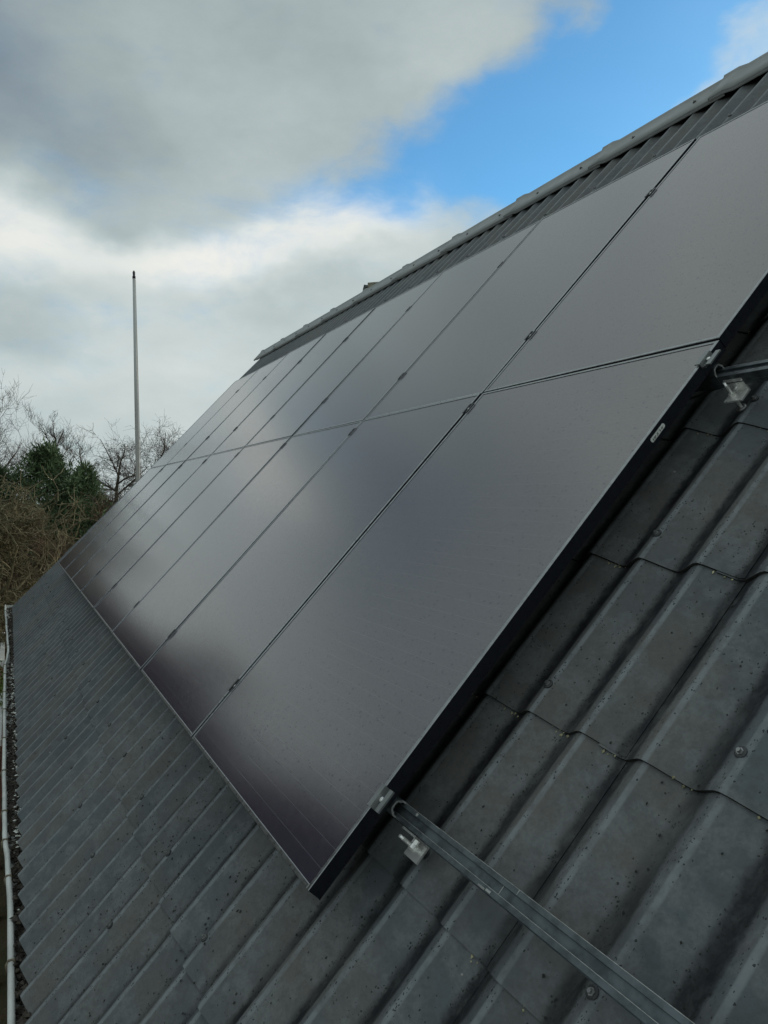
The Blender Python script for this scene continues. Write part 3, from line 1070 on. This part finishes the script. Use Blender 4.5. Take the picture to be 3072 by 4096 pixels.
# ------------------------------------------------------------------ trees
def grow(seed, h, spread, r0, mains, levels, kids, crook=0.25, lean=(0, 0), low=0.25, up=0.12, twig=0.006, tdepth=None):
    """trunk mesh and branch mesh of a leafless tree"""
    rg = random.Random(seed)
    tr, br = MB(), MB()

    def rnd():
        return Vector((rg.gauss(0, 1), rg.gauss(0, 1), rg.gauss(0, 1)))

    def branch(p, d, L, r, lev):
        ns = 4 if lev < 2 else 3
        pts, rs = [p.copy()], [r]
        cur, dd = p.copy(), d.normalized()
        nodes = []
        for i in range(ns):
            dd = (dd + rnd() * crook * 0.5 + Vector((0, 0, up))).normalized()
            cur = cur + dd * (L / ns)
            rr = max(twig * 0.6, r * (1 - 0.75 * (i + 1) / ns))
            pts.append(cur.copy())
            rs.append(rr)
            nodes.append((cur.copy(), dd.copy(), rr))
        br.tube(pts, rs, 4 if lev < 1 else 3, False)
        if lev + 1 < levels:
            for q in range(kids[lev]):
                i = rg.randrange(0, ns)
                t = rg.random()
                a_ = Vector(pts[i]).lerp(Vector(pts[i + 1]), t)
                side = rnd().cross(nodes[i][1]).normalized()
                nd = (nodes[i][1] * rg.uniform(0.35, 0.9) + side * rg.uniform(0.6, 1.0)).normalized()
                branch(a_, nd, L * rg.uniform(0.40, 0.72), max(twig, nodes[i][2] * 0.6), lev + 1)

    pts, rs = [], []
    for i in range(7):
        t = i / 6
        pts.append(Vector((lean[0] * t * t + rg.gauss(0, 0.03 * h * t * 0.4), lean[1] * t * t + rg.gauss(0, 0.03 * h * t * 0.4), h * 0.85 * t)))
        rs.append(r0 * (1 - 0.88 * t) + 0.01)
    tr.tube(pts, rs, 8, False)
    for q in range(mains):
        t = low + (1 - low) * (q + rg.random()) / mains
        i = min(5, int(t * 6))
        a_ = pts[i].lerp(pts[i + 1], t * 6 - i)
        an = q * 2.4 + rg.uniform(-.4, .4)
        rise = rg.uniform(0.25, 0.9) + (0.7 if t > 0.85 else 0)
        d = Vector((math.cos(an), math.sin(an), rise))
        branch(a_, d, spread * rg.uniform(0.6, 1.1) * (1.15 - 0.55 * t), r0 * (0.45 - 0.25 * t) + twig, 0)
    return tr, br


def bare_tree(name, x, y, label, group, seed, h, spread, r0, mains, kids, twigm, barkm='bark', cat='tree', **kw):
    z = GROUND_Z
    t = empty(name, T(x, y, z))
    tag(t, label, cat, group)
    tr, br = grow(seed, h, spread, r0, mains, len(kids) + 1, kids, **kw)
    obj('trunk', tr.mesh('trunk', M[barkm]), WORLD[t.name], t)
    obj('crown', br.mesh('crown', M[twigm]), WORLD[t.name], t)
    return t


G1 = 'leafless trees beyond the gable'
bare_tree('bare_tree', -24.5, -1.1, 'bare grey tree cut by the picture edge, behind the lichen-covered bush', G1, 3, 6.5, 2.3, 0.12, 16, (7, 6, 4), 'twig_grey', crook=0.3, up=0.22, twig=0.0042)
bare_tree('bare_tree', -28.4, 0.95, 'tall bare tree rising behind the dark green conifer', G1, 5, 7.0, 1.7, 0.12, 18, (7, 6, 4), 'twig_grey', crook=0.28, up=0.30, twig=0.0042)
bare_tree('bare_tree', -29.5, 1.9, 'slim bare tree just behind the conifer, toward the flagpole', G1, 15, 6.2, 1.3, 0.09, 14, (6, 5, 4), 'twig_grey', crook=0.28, up=0.32, twig=0.0042)
bare_tree('bare_tree', -25.2, 2.55, 'spreading bare thorn tree between the conifer and the flagpole', G1, 8, 5.7, 2.1, 0.14, 20, (8, 6, 4), 'twig_grey', crook=0.5, up=0.08, twig=0.0042)
bare_tree('bare_tree', -26.1, 4.1, 'dense bare thorn tree between the flagpole and the solar panels', G1, 11, 6.0, 2.2, 0.14, 20, (8, 7, 4), 'twig_grey', crook=0.5, up=0.08, twig=0.0042)
# lichen-covered bush, lit from the side
bare_tree('lichen_bush', -12.9, -0.75, 'wide leafless bush with yellowish lichen on its branches', None, 21, 3.9, 1.75, 0.12, 26, (8, 6, 3), 'twig_lichen', 'twig_lichen', 'bush', crook=0.62, up=0.0, low=0.12, twig=0.009)
bare_tree('brown_bush', -17.0, 0.2, 'low brown leafless bush between the lichen bush and the roof edge', None, 22, 2.9, 1.8, 0.10, 24, (7, 6, 4), 'twig_brown', 'bark', 'bush', crook=0.5, up=0.05, low=0.08, twig=0.006)

# conifer with two crowns
cf = empty('conifer', T(-22.5, 0.4, GROUND_Z))
tag(cf, 'dark green conifer with a rounded top in front of the bare trees', 'tree')
crg = random.Random(5)
lf = MB()


def clump(c, r, n):
    for _ in range(n):
        d = Vector((crg.gauss(0, 1), crg.gauss(0, 1), crg.gauss(0, 1))).normalized()
        p = Vector(c) + d * r * (crg.random() ** 0.4)
        t = (d + Vector((crg.gauss(0, .5), crg.gauss(0, .5), crg.gauss(0, .5) + 0.5))).normalized()
        s = t.cross(Vector((crg.gauss(0, 1), crg.gauss(0, 1), crg.gauss(0, 1)))).normalized()
        l, wd = crg.uniform(0.07, 0.17), crg.uniform(0.012, 0.028)
        lf.add([p - s * wd, p + s * wd, p + s * wd * 0.3 + t * l, p - s * wd * 0.3 + t * l], [(0, 1, 2, 3)])


def lobe(cx, cy, z0, z1, r, n):
    for _ in range(n):
        t = crg.random() ** 0.8
        an = crg.uniform(0, 2 * math.pi)
        rr = r * (1 - t ** 3.6) * (0.55 + 0.45 * crg.random()) * (0.85 + 0.25 * math.sin(3 * an + 7 * t))
        clump((cx + rr * math.cos(an), cy + rr * math.sin(an), z0 + (z1 - z0) * t + crg.uniform(-.1, .1)), crg.uniform(0.16, 0.34), 46)


lobe(0, 0, 0.5, 5.15, 1.65, 400)
lobe(0.1, 1.0, 0.5, 4.6, 1.0, 190)
lobe(0.4, 0.45, 0.4, 4.0, 1.3, 200)
lobe(0.3, -1.25, 0.5, 4.5, 1.1, 180)
a = MB()
a.tube([(0, 0, 0), (0.02, 0.03, 2.2), (0, 0, 4.6)], [0.14, 0.09, 0.02], 8)
a.tube([(0, 0.1, 0.5), (0.1, 0.8, 1.8), (0.1, 0.95, 4.0)], [0.09, 0.06, 0.02], 6)
a.tube([(0, -0.1, 0.5), (0.2, -0.8, 1.8), (0.3, -1.0, 3.9)], [0.09, 0.06, 0.02], 6)
obj('trunk', a.mesh('trunk', M['bark']), WORLD[cf.name], cf)
obj('foliage', lf.mesh('foliage', M['needle']), WORLD[cf.name], cf)['kind'] = 'stuff'

# scrub that reads as one brown mass between and behind the trees
th_ = MB()
srg = random.Random(31)
for i in range(62):
    an = rad(srg.uniform(163, 214))
    dist = srg.uniform(18, 40)
    x, y = 1.5 + dist * math.cos(an), -0.5 + dist * math.sin(an)
    _, br = grow(100 + i % 9, srg.uniform(3.0, 3.9), srg.uniform(1.3, 1.9), 0.07, 12, 3, (7, 6), 0.5, low=0.05, up=0.1, twig=0.011)
    an2 = srg.uniform(0, 6.28)
    c, s = math.cos(an2), math.sin(an2)
    th_.add([(x + c * p[0] - s * p[1], y + s * p[0] + c * p[1], GROUND_Z + p[2]) for p in br.v], br.f, True)
o = obj('thicket', th_.mesh('thicket', M['twig_brown']))
o['kind'] = 'stuff'
o['label'] = 'brown leafless thicket filling the gaps below the trees'

# tall trees along the garden side: outside the frame, seen in the glass of the panels
tr_, br_ = grow(41, 7.5, 2.6, 0.16, 26, 4, (8, 6, 4), crook=0.35, up=0.15, twig=0.016)
tm1, tm2 = tr_.mesh('trunk', M['bark']), br_.mesh('crown', M['twig_brown'])
trg = random.Random(9)
for i in range(28):
    az = -176.3 + 1.15 * i
    dist = 24 - 0.33 * i + (3.5 if i % 2 else 0) + trg.uniform(-0.8, 0.8)
    x, y = 1.5 + dist * math.cos(rad(az)), -0.5 + dist * math.sin(rad(az))
    k = (0.70 + 0.029 * i) * trg.uniform(0.80, 1.15) * (1.08 if i % 2 else 1.0)
    Mt = T(x, y, GROUND_Z) @ Matrix.Rotation(trg.uniform(0, 6.28), 4, 'Z') @ Matrix.Scale(k, 4)
    t = empty('garden_tree', Mt)
    tag(t, 'bare brown garden tree along the eave side of the house', 'tree', 'garden trees along the eave side')
    obj('trunk', tm1, Mt, t)
    obj('crown', tm2, Mt, t)

# a little evergreen climber below the gutter
iv = MB()
for i in range(160):
    p = Vector((crg.uniform(-9.6, -7.9), crg.gauss(-0.655, 0.02), crg.uniform(-1.46, -1.22)))
    t = Vector((crg.gauss(0, 1), crg.gauss(0, 1), crg.gauss(0, 1))).normalized()
    s = t.cross(Vector((crg.gauss(0, 1), crg.gauss(0, 1), 1))).normalized()
    iv.add([p - s * 0.014, p + t * 0.025, p + s * 0.014, p - t * 0.02], [(0, 1, 2, 3)])
tag(obj('climber', iv.mesh('climber', M['leaf'])), 'yellow-green climber leaves showing just below the gutter', 'plant')['kind'] = 'stuff'
